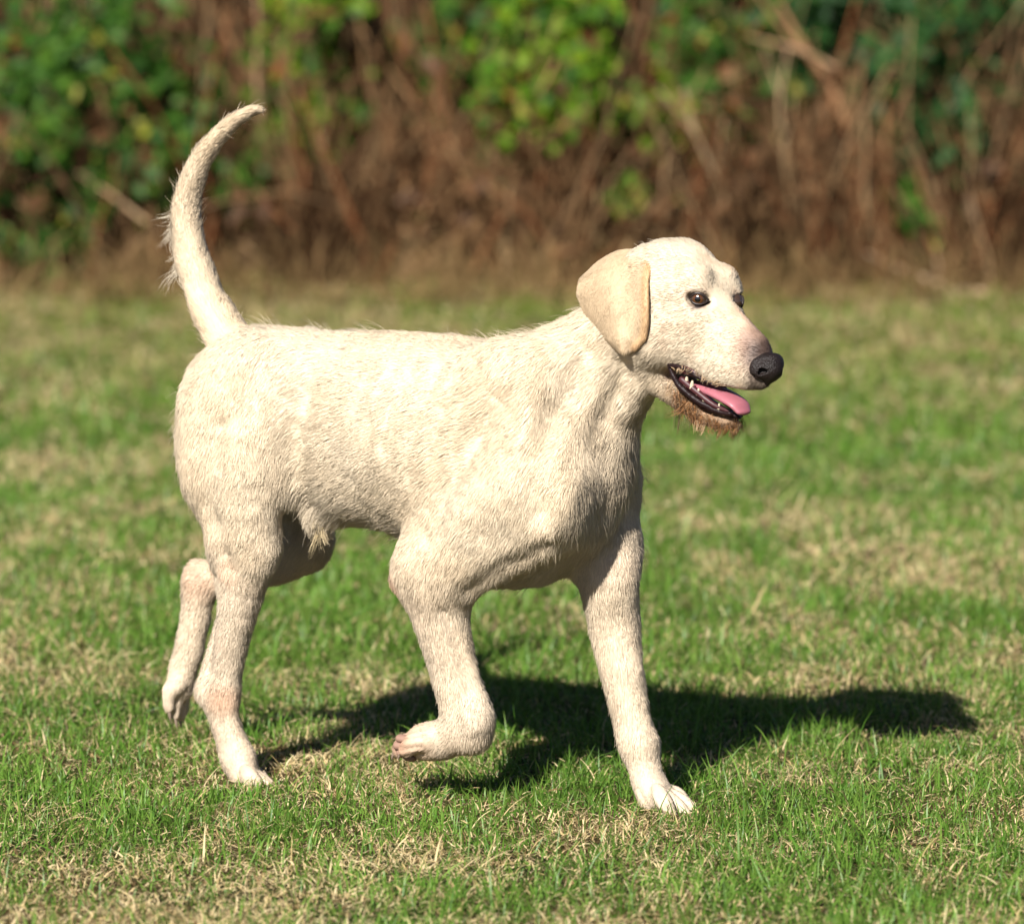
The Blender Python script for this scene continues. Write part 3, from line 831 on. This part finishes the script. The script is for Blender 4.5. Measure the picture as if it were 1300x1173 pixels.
def leaf_mat(name, trans=.3, rough=.45, spec=.35):
    b = N(name)
    at = b.n('ShaderNodeAttribute', attribute_name='tint')
    p = b.n('ShaderNodeBsdfPrincipled', {'Base Color': at.outputs['Color'], 'Roughness': rough, 'Specular IOR Level': spec})
    t = b.n('ShaderNodeBsdfTranslucent', {'Color': at.outputs['Color']})
    m = b.n('ShaderNodeMixShader', {0: trans, 1: p.outputs[0], 2: t.outputs[0]})
    return b.surf(m.outputs[0])
BLADE = leaf_mat('grass_blades', .36, .42, .3)

PAWS = [B(318, 992, .075), B(842, 1028, -.038)]
PAWS = [DOG_O + f_l * q[0] - r_l * q[1] for q in PAWS]

def dryness(P):
    """0 green .. 1 straw: uneven patches over the lawn, drier towards the hedge"""
    q = np.column_stack([P[:, 0], P[:, 1] * .62, np.zeros(len(P))])
    a = fbm(q, 3.2, 41, 3) * .5 + fbm(q, 12, 44, 2) * .5
    a = a + .05 * np.clip((-.1 - P[:, 1]) / .5, 0, 1) + .12 * np.clip((P[:, 1] - 5.4) / 2.3, 0, 1) 
    a = a + .07 * np.exp(-(((P[:, 0] - .62) / .4) ** 2 + ((P[:, 1] - 2.9) / .5) ** 2)) + .1 * np.exp(-(((P[:, 0] + .55) / .16) ** 2 + ((P[:, 1] - 1.15) / .22) ** 2))
    return np.clip((a - .50) * 3.4 + .30, .04, 1)

def blades(y0, y1, half0, half1, count, hmin, hmax, width, rows=2, wispy=False, flat=0.0, straw_only=False):
    y = y0 + (y1 - y0) * rng.random(count)
    hw = half0 + (half1 - half0) * (y - y0) / (y1 - y0)
    x = (rng.random(count) * 2 - 1) * hw
    P = np.column_stack([x, y, np.zeros(count)])
    tuftn = vnoise(P, 16, 60)
    dry = dryness(P)
    straw = rng.random(count) < (np.ones(count) if straw_only else .07 + .64 * dry)
    keep = np.ones(count, bool)
    if not straw_only: keep = rng.random(count) < np.clip(.45 + 1.1 * (tuftn - .25), .25, 1)
    if straw_only: keep = rng.random(count) < .22 + .78 * dry
    P, straw, tuftn, dry = P[keep], straw[keep], tuftn[keep], dry[keep]
    n = len(P)
    L = hmin + (hmax - hmin) * rng.random(n) ** 1.4 * (.35 + 1.25 * tuftn)
    L = np.where(straw, L * .8, L * (1.12 - .3 * dry))
    for pw in PAWS:
        d = np.hypot(P[:, 0] - pw[0] , P[:, 1] - pw[1])
        L = L * np.clip((d - .015) / .07, .30, 1)
    az = rng.random(n) * 2 * math.pi
    lean = np.where(straw, rng.uniform(.5, 1.45, n), rng.uniform(.1, 1.2, n)) if not flat else rng.uniform(1.1, 1.5, n)
    bend = rng.uniform(.1, .9, n) if not wispy else rng.uniform(.5, 1.6, n)
    face = az + math.pi / 2 + rng.normal(0, .5, n)
    W_ = width * rng.uniform(.6, 1.3, n)
    side = np.column_stack([np.cos(face), np.sin(face), rng.normal(0, .25, n)])
    verts = []
    cur = P.copy()
    if flat: cur[:, 2] = rng.random(n) ** 2 * .014 + .001
    a = lean.copy()
    for r in range(rows + 1):
        f = r / rows
        wd = (W_ * (1 - f ** 2.2) * .5)[:, None]
        if r < rows:
            verts += [cur - side * wd, cur + side * wd]
        else:
            verts.append(cur.copy())
        step = (L / rows)[:, None]
        d = np.column_stack([np.cos(az) * np.sin(a), np.sin(az) * np.sin(a), np.cos(a)])
        cur = cur + d * step
        cur[:, 2] = np.maximum(cur[:, 2], .002)
        a = np.minimum(a + bend / rows, 1.75)
    k = 2 * rows + 1
    V_ = np.stack(verts, 1).reshape(-1, 3)
    base = np.arange(n)[:, None] * k
    tris = []
    quads = [base + np.array([[2 * i, 2 * i + 1, 2 * i + 3, 2 * i + 2]]) for i in range(rows - 1)]
    tri = base + np.array([[2 * rows - 2, 2 * rows - 1, 2 * rows]])
    gtone = rng.random(n)
    gcol = np.array([.070, .180, .018])[None] * (1 - gtone[:, None]) + np.array([.185, .300, .048])[None] * gtone[:, None]
    gcol = gcol * (.72 + .55 * fbm(P, 5, 70, 2))[:, None]
    scol = np.array([.62, .45, .20])[None] * (1 - gtone[:, None]) + np.array([.86, .70, .41])[None] * gtone[:, None]
    brown = rng.random(n) < .12
    scol[brown] = np.array([.24, .15, .07])
    olive = np.clip((P[:, 1] - 4.0) / 4.5, 0, 1)[:, None]
    gcol = gcol * (1 - olive * .55) + np.array([.19, .20, .03])[None] * olive * .55
    scol = scol * (1 - olive * .35) + np.array([.38, .27, .09])[None] * olive * .35
    col = np.where(straw[:, None], scol, gcol)
    return V_, quads, tri, np.repeat(col, k, 0)

def grass(name, sets):
    Vs, Qs, Ts, Cs, off = [], [], [], [], 0
    for v, q, t, c in sets:
        Vs.append(v); Cs.append(c)
        Qs += [x + off for x in q]; Ts.append(t + off)
        off += len(v)
    quads = np.concatenate(Qs) if Qs else np.zeros((0, 4), int)
    me = mesh_np(name, np.concatenate(Vs), [quads, np.concatenate(Ts)], mat=BLADE)
    vcol(me, 'tint', np.concatenate(Cs))
    return tag(put(name, me), kind='stuff')
D_ = GRASS_DENSITY
grass('grass', [blades(-1.7, 1.3, .95, 1.15, int(185000 * D_), .010, .041, .0021),
                blades(1.3, 4.2, 1.15, 1.5, int(125000 * D_), .015, .050, .0030),
                blades(4.2, 9.2, 1.5, 2.3, int(95000 * D_), .018, .055, .0042),
                blades(-1.7, 1.6, .95, 1.2, int(11000 * D_), .045, .09, .0022, rows=5, wispy=True),
                blades(1.6, 6.0, 1.2, 1.8, int(5000 * D_), .05, .11, .0032, rows=4, wispy=True)])
grass('dry_clippings', [blades(-1.7, 1.3, .95, 1.15, int(95000 * D_), .010, .038, .0017, flat=1, straw_only=True),
                        blades(1.3, 4.2, 1.15, 1.5, int(60000 * D_), .015, .05, .0026, flat=1, straw_only=True),
                        blades(4.2, 9.2, 1.5, 2.3, int(45000 * D_), .02, .06, .0045, flat=1, straw_only=True)])

# ------------------------------------------------------------------ the hedge behind the lawn
LEAF = leaf_mat('hedge_leaf', .22, .5, .16)
STALK = leaf_mat('dead_stalk', .05, .8, .05)

gap_backing = N('gap_shade')  # added mound behind the hedge: hides sky, near-black colour deepens shade in gaps
bt = gap_backing.n('ShaderNodeTexCoord')
bn = gap_backing.n('ShaderNodeTexNoise', {'Vector': bt.outputs['Object'], 'Scale': 7.0, 'Detail': 6.0})
br = gap_backing.n('ShaderNodeValToRGB', {'Fac': bn.outputs[0]})
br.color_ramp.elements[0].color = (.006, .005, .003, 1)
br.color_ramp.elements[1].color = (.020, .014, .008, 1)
bb_ = gap_backing.n('ShaderNodeBsdfPrincipled', {'Base Color': br.outputs[0], 'Roughness': .95, 'Specular IOR Level': .05})
GAP_SHADE = gap_backing.surf(bb_.outputs[0])
nx, ny = 60, 12
bv, bq = [], []
for j in range(ny):
    for i in range(nx):
        t = j / (ny - 1)
        px_ = -6 + 12 * i / (nx - 1)
        zz = 2.6 * math.sin(min(1, t * 1.6) * math.pi / 2) if t < .625 else 2.6 * (1 - ((t - .625) / .375) ** 2)
        bv.append((px_, 11.2 + 4 * t, zz * (1 + .10 * math.sin(px_ * 1.7) + .05 * math.sin(px_ * 4.1 + j)) - .02))
for j in range(ny - 1):
    for i in range(nx - 1):
        bq.append((j * nx + i, j * nx + i + 1, (j + 1) * nx + i + 1, (j + 1) * nx + i))
tag(put('gap_backing', mesh_np('gap_backing', bv, np.array(bq), mat=GAP_SHADE)), kind='structure')

def tubes(name, paths, radii, cols, mat, parent=None, sides=4):
    """tapered bent stalks: paths (n, k, 3), radii (n,)"""
    n, k, _ = paths.shape
    d = np.gradient(paths, axis=1)
    d = unit(d)
    e1 = unit(np.cross(d, np.array([.31, .93, .17])))
    e2 = np.cross(d, e1)
    tp = np.linspace(1, .45, k)[None, :, None]
    vs = []
    for s_ in range(sides):
        a = 2 * math.pi * s_ / sides
        vs.append(paths + (e1 * math.cos(a) + e2 * math.sin(a)) * radii[:, None, None] * tp)
    V_ = np.stack(vs, 2).reshape(-1, 3)
    base = (np.arange(n)[:, None] * k * sides)
    q = []
    for j in range(k - 1):
        for s_ in range(sides):
            s2 = (s_ + 1) % sides
            q.append(base + np.array([[j * sides + s_, j * sides + s2, (j + 1) * sides + s2, (j + 1) * sides + s_]]))
    ends = base + (k - 1) * sides + np.arange(sides)[None]
    q.append(ends if sides == 4 else ends[:, [0, 1, 2, 2]])
    me = mesh_np(name, V_, np.concatenate(q), mat=mat)
    vcol(me, 'tint', np.repeat(cols, k * sides, 0))
    return put(name, me, parent)

def stalk_paths(P, d, L, k=5, wob=.12, droop=0.0):
    n = len(P)
    pts = np.empty((n, k, 3)); pts[:, 0] = P
    cur, d = P.copy(), unit(d)
    for j in range(1, k):
        cur = cur + d * (L / (k - 1))[:, None]
        pts[:, j] = cur
        d = unit(d + rng.normal(0, wob, (n, 3)) - np.array([0, 0, droop]))
    return pts

def leaves(C, size, nrm, cols, name, parent):
    """bramble leaves: a folded, pointed leaflet each"""
    n = len(C)
    nrm = unit(nrm)
    t = unit(np.cross(nrm, rng.normal(0, 1, (n, 3))))
    s_ = np.cross(nrm, t)
    prof = [(-.5, 0, 0), (-.28, .30, .06), (.05, .36, .09), (.32, .20, .04), (.58, 0, -.10), (.32, -.20, .04), (.05, -.36, .09), (-.28, -.30, .06), (.02, 0, -.03)]
    vs = [C + (t * a + s_ * b_ + nrm * c_) * size[:, None] for a, b_, c_ in prof]
    V_ = np.stack(vs, 1).reshape(-1, 3)
    base = np.arange(n)[:, None] * 9
    q = np.concatenate([base + np.array([[0, 1, 2, 8]]), base + np.array([[8, 2, 3, 4]]), base + np.array([[0, 8, 6, 7]]), base + np.array([[8, 4, 5, 6]])])
    me = mesh_np(name, V_, q, mat=LEAF, smooth=False)
    vcol(me, 'tint', np.repeat(cols, 9, 0))
    return tag(put(name, me, parent), kind='stuff')

GREENS = {'dark': [(.008, .030, .007), (.017, .054, .011), (.042, .100, .022)],
          'mid': [(.010, .036, .005), (.026, .076, .008), (.068, .142, .016)],
          'bright': [(.016, .052, .004), (.050, .135, .006), (.155, .235, .012)]}
def bush(px, py, Y, rx, ry, rz, n, tone, label, accents=.06, size=.046):
    d = 8.0 + Y
    c = np.array([(px - 650) / 7440 * d, Y, CAM_H - (py + 245) / 7440 * d])
    root = bpy.data.objects.new('bramble_bush', None)
    COL.objects.link(root)
    root.location = (c[0], c[1], 0)
    tag(root, label, 'bush', 'bramble bushes in the hedge')
    u = unit(rng.normal(0, 1, (n, 3))) * (rng.random(n) ** .45)[:, None]
    C = u * np.array([rx, ry, rz])
    lump = fbm(C + c, 5.0, 80, 2)
    ok = (lump > .51) | (rng.random(n) < .05)
    ok &= (C[:, 2] + c[2]) > .03
    C = C[ok]; lump = lump[ok]; m = len(C)
    g3 = np.array(GREENS[tone])
    w = rng.random((m, 1)) * .9 + (lump[:, None] - .5) * 1.2
    w = np.clip(w, 0, 1)
    col = np.where(w < .5, g3[0] + (g3[1] - g3[0]) * w * 2, g3[1] + (g3[2] - g3[1]) * (w * 2 - 1))
    r = rng.random(m)
    col[r < accents * .7] = (.22, .22, .028)
    col[r < accents * .3] = (.24, .085, .022)
    col[r < accents * .15] = (.15, .065, .026)
    nr = np.column_stack([rng.normal(0, .55, m), rng.normal(-.75, .5, m), rng.normal(.55, .5, m)])
    leaves(C + np.array([0, 0, c[2]]), size * rng.uniform(.6, 1.35, m), nr, col, 'foliage', root)
    ns = max(10, n // 90)
    P = np.column_stack([rng.normal(0, rx * .5, ns), rng.normal(0, ry * .5, ns), np.zeros(ns)])
    dd = np.column_stack([rng.normal(0, .45, ns), rng.normal(-.1, .3, ns), np.ones(ns)])
    tn = rng.random((ns, 1))
    st = tubes('stem', stalk_paths(P, dd, rng.uniform(.5, 1.1, ns) * (c[2] + rz) * 1.1, 6, .16, .08), rng.uniform(.0025, .006, ns), np.array([.13, .075, .04])[None] * (1 - tn) + np.array([.30, .19, .10])[None] * tn, STALK, root)
    tag(st, kind='stuff')
    return root
bush(125, 130, 8.85, .37, .36, .40, 2600, 'mid', 'green bramble bush at the left end of the hedge, upper left of the tail', .05)
bush(45, 255, 8.72, .22, .22, .24, 800, 'mid', 'low dark green bramble clump at the far left foot of the hedge', .04)
bush(395, 70, 9.0, .22, .32, .30, 1100, 'bright', 'bramble bush with yellow and orange leaves just right of the tail tip', .16)
bush(340, 190, 9.15, .14, .25, .20, 420, 'mid', 'small green bramble clump directly behind the middle of the tail', .05)
bush(585, 70, 9.3, .24, .35, .26, 800, 'mid', 'thin bramble growth between the tail and the dog\'s head, near the top of the hedge', .08)
bush(700, 85, 8.9, .25, .36, .32, 1700, 'bright', 'bright yellow-green bramble bush above the dog\'s neck', .12)
bush(815, 175, 8.95, .16, .28, .26, 650, 'bright', 'bramble bush with a few red leaves straight above the dog\'s ear', .14)
bush(930, 70, 9.15, .25, .35, .28, 1600, 'mid', 'loose green bramble bush above and right of the dog\'s head', .10)
bush(1075, 40, 9.2, .28, .35, .26, 1700, 'dark', 'dark bramble growth behind the long brown branch', .05)
bush(1220, 130, 8.85, .33, .36, .44, 2600, 'dark', 'large dark green bramble bush at the right end of the hedge', .04)
bush(1175, 275, 8.66, .12, .14, .14, 260, 'mid', 'small low green clump at the hedge foot beside the right-hand bush', .03)
bush(522, 292, 8.62, .06, .08, .07, 60, 'mid', 'tiny green sprig among the dead stems behind the middle of the dog\'s back', .03)
bush(300, 240, 8.8, .10, .10, .10, 150, 'mid', 'small green clump low in the hedge just right of the tail', .05)
bush(620, 225, 8.9, .10, .12, .10, 110, 'dark', 'small dark clump of brambles low in the hedge behind the dog\'s back', .05)
bush(795, 245, 8.75, .09, .10, .09, 90, 'bright', 'small yellowish bramble clump low in the hedge behind the back of the dog\'s head', .2)
bush(1010, 330, 8.7, .10, .14, .08, 90, 'mid', 'tiny green sprig at the hedge foot right of the dog\'s brow', .03)
# the rest of the hedge's height, one leafy mass above these bushes
n = 24000
C = np.column_stack([rng.uniform(-4.2, 4.2, n), 9.35 + .85 * rng.random(n), .80 + 1.15 * rng.random(n) ** 1.1])
C = C[(fbm(C, 3.2, 83, 3) > .475)]
n = len(C)
w = rng.random((n, 1))
g3 = np.array(GREENS['mid'])
hc = np.where(w < .5, g3[0] + (g3[1] - g3[0]) * w * 2, g3[1] + (g3[2] - g3[1]) * (w * 2 - 1))
leaves(C, .062 * rng.uniform(.6, 1.4, n), np.column_stack([rng.normal(0, .6, n), rng.normal(-.6, .5, n), rng.normal(.6, .5, n)]), hc, 'hedge_top', None)

# dead stems and bracken that fill the hedge
n = 7000
P = np.column_stack([rng.uniform(-2.9, 2.9, n), 8.45 + 1.35 * rng.random(n) ** 1.3, np.zeros(n)])
P = P[(fbm(P, 4.2, 91, 3) > .54) | (rng.random(n) < .07)]
n = len(P)
lean = rng.normal(0, .30, (n, 3)) + np.array([0, .03, 1])
L = rng.uniform(.25, 1.15, n) * (.55 + .65 * np.clip(P[:, 1] - 8.45, 0, 1.4))
tn = rng.random((n, 1)); tn2 = vnoise(P, 3.2, 90)[:, None]
sc_ = np.array([.085, .040, .018])[None] * (1 - tn) + np.array([.46, .265, .125])[None] * tn ** 1.6
sc_ = sc_ * (.4 + 1.0 * tn2)
sc_[rng.random(n) < .12] = (.32, .12, .05)
sc_[rng.random(n) < .06] = (.50, .33, .17)
sc_ *= .66
tag(tubes('dead_stems', stalk_paths(P, lean, L, 5, .14, .05), rng.uniform(.0025, .0075, n), sc_, STALK), kind='stuff')
# withered leaves caught among them
n = 9000
P = np.column_stack([rng.uniform(-2.9, 2.9, n), 8.5 + 2.2 * rng.random(n), np.zeros(n)])
P[:, 2] = rng.random(n) ** 1.3 * (.35 + .45 * np.clip(P[:, 1] - 8.4, 0, 1.5))
lmp = fbm(P, 5.5, 95, 2)
P = P[lmp > .51]; n = len(P)
tn = rng.random((n, 1))
wc = np.array([.035, .017, .009])[None] * (1 - tn) + np.array([.17, .085, .038])[None] * tn
wroot = leaves(P, rng.uniform(.03, .075, n), rng.normal(0, .6, (n, 3)) + np.array([0, -.5, .3]), wc, 'withered_leaves', None)
# tall dry grass at the foot of the hedge
def tallgrass(n, y0, y1, lmin, lmax, c0, c1):
    P = np.column_stack([rng.uniform(-2.7, 2.7, n), y0 + (y1 - y0) * rng.random(n), np.zeros(n)])
    ok = rng.random(n) < .25 + 1.2 * (vnoise(P, 4.5, 99) - .2)
    P = P[ok]; n = len(P)
    tn = rng.random((n, 1))
    return tubes('dry_grass', stalk_paths(P, rng.normal(0, .45, (n, 3)) + np.array([0, -.15, 1]), rng.uniform(lmin, lmax, n), 4, .2, .22), rng.uniform(.0018, .0042, n),
                 np.array(c0)[None] * (1 - tn) + np.array(c1)[None] * tn, STALK, sides=3)
tag(tallgrass(3400, 7.8, 8.8, .05, .22, (.07, .042, .016), (.30, .195, .085)), kind='stuff')

# single branches one can tell apart
def branch(px_pts, Y, r, col, label, name='dead_branch', twig=True):
    pts = []
    for i, (px, py) in enumerate(px_pts):
        yy = Y[i] if isinstance(Y, (list, tuple)) else Y
        d = 8 + yy
        pts.append((( px - 650) / 7440 * d, yy, max(.012, CAM_H - (py + 245) / 7440 * d)))
    pts = np.array(pts)
    A = np.vstack([2 * pts[0] - pts[1], pts, 2 * pts[-1] - pts[-2]])
    out = []
    for i in range(1, len(A) - 2):
        for t in np.linspace(0, 1, 6, endpoint=False):
            p0, p1, p2, p3 = A[i - 1:i + 3]
            out.append(.5 * (2 * p1 + (p2 - p0) * t + (2 * p0 - 5 * p1 + 4 * p2 - p3) * t * t + (3 * p1 - p0 - 3 * p2 + p3) * t ** 3))
    path = np.array(out + [A[-2]])
    o = np.array(path[0])
    o[2] = 0
    root = bpy.data.objects.new(name, None)
    COL.objects.link(root)
    root.location = o
    tag(root, label, 'branch', 'single dead branches in the hedge')
    path = path - o
    tubes('stem', path[None], np.array([r]), np.array([col]), STALK, root, sides=6 if False else 4)
    if twig:
        for f, s_ in ((.45, 1), (.7, -1)):
            i = int(len(path) * f)
            dd = unit(path[i] - path[i - 1])
            P0 = path[i][None]
            tubes('twig', stalk_paths(P0, (dd + np.array([.5 * s_, -.1, .25]))[None], np.array([r * 18]), 4, .1), np.array([r * .5]), np.array([col]), STALK, root)
branch([(1105, 350), (1098, 250), (1085, 185), (1055, 110), (1015, 50), (990, 5)], [8.75, 8.75, 8.75, 8.8, 8.85, 8.9], .016, (.24, .13, .065), 'thick brown branch leaning to the left in the hedge, right of the dog\'s head')
branch([(950, 330), (930, 280), (905, 215), (880, 160), (868, 110)], 8.7, .010, (.36, .25, .14), 'pale straw-coloured stalk leaning left in the hedge, above the dog\'s muzzle')
branch([(1062, 85), (1010, 60), (950, 45)], 8.72, .008, (.34, .21, .12), 'short twig lying across the hedge near the top, crossing the thick branch', twig=False)
branch([(1255, 388), (1215, 370), (1160, 345), (1120, 332)], [8.2, 8.3, 8.45, 8.55], .009, (.44, .31, .19), 'pale fallen stick lying at the hedge foot on the right')
branch([(330, 150), (326, 90), (328, 20), (322, -40)], 8.85, .008, (.34, .21, .12), 'upright brown stalk in the hedge straight above the tail tip', twig=False)
branch([(185, 280), (140, 245), (95, 215)], 8.6, .008, (.40, .27, .15), 'short pale stalk slanting in the hedge left of the tail', twig=False)
branch([(1020, 300), (1000, 210), (990, 130), (1000, 60)], 8.8, .008, (.42, .29, .16), 'pale upright stalk in the hedge, second right from the dog\'s head')
branch([(655, 310), (690, 230), (705, 150), (735, 80)], 8.85, .007, (.28, .16, .09), 'dark brown stalk leaning right in the hedge behind the dog\'s shoulders')
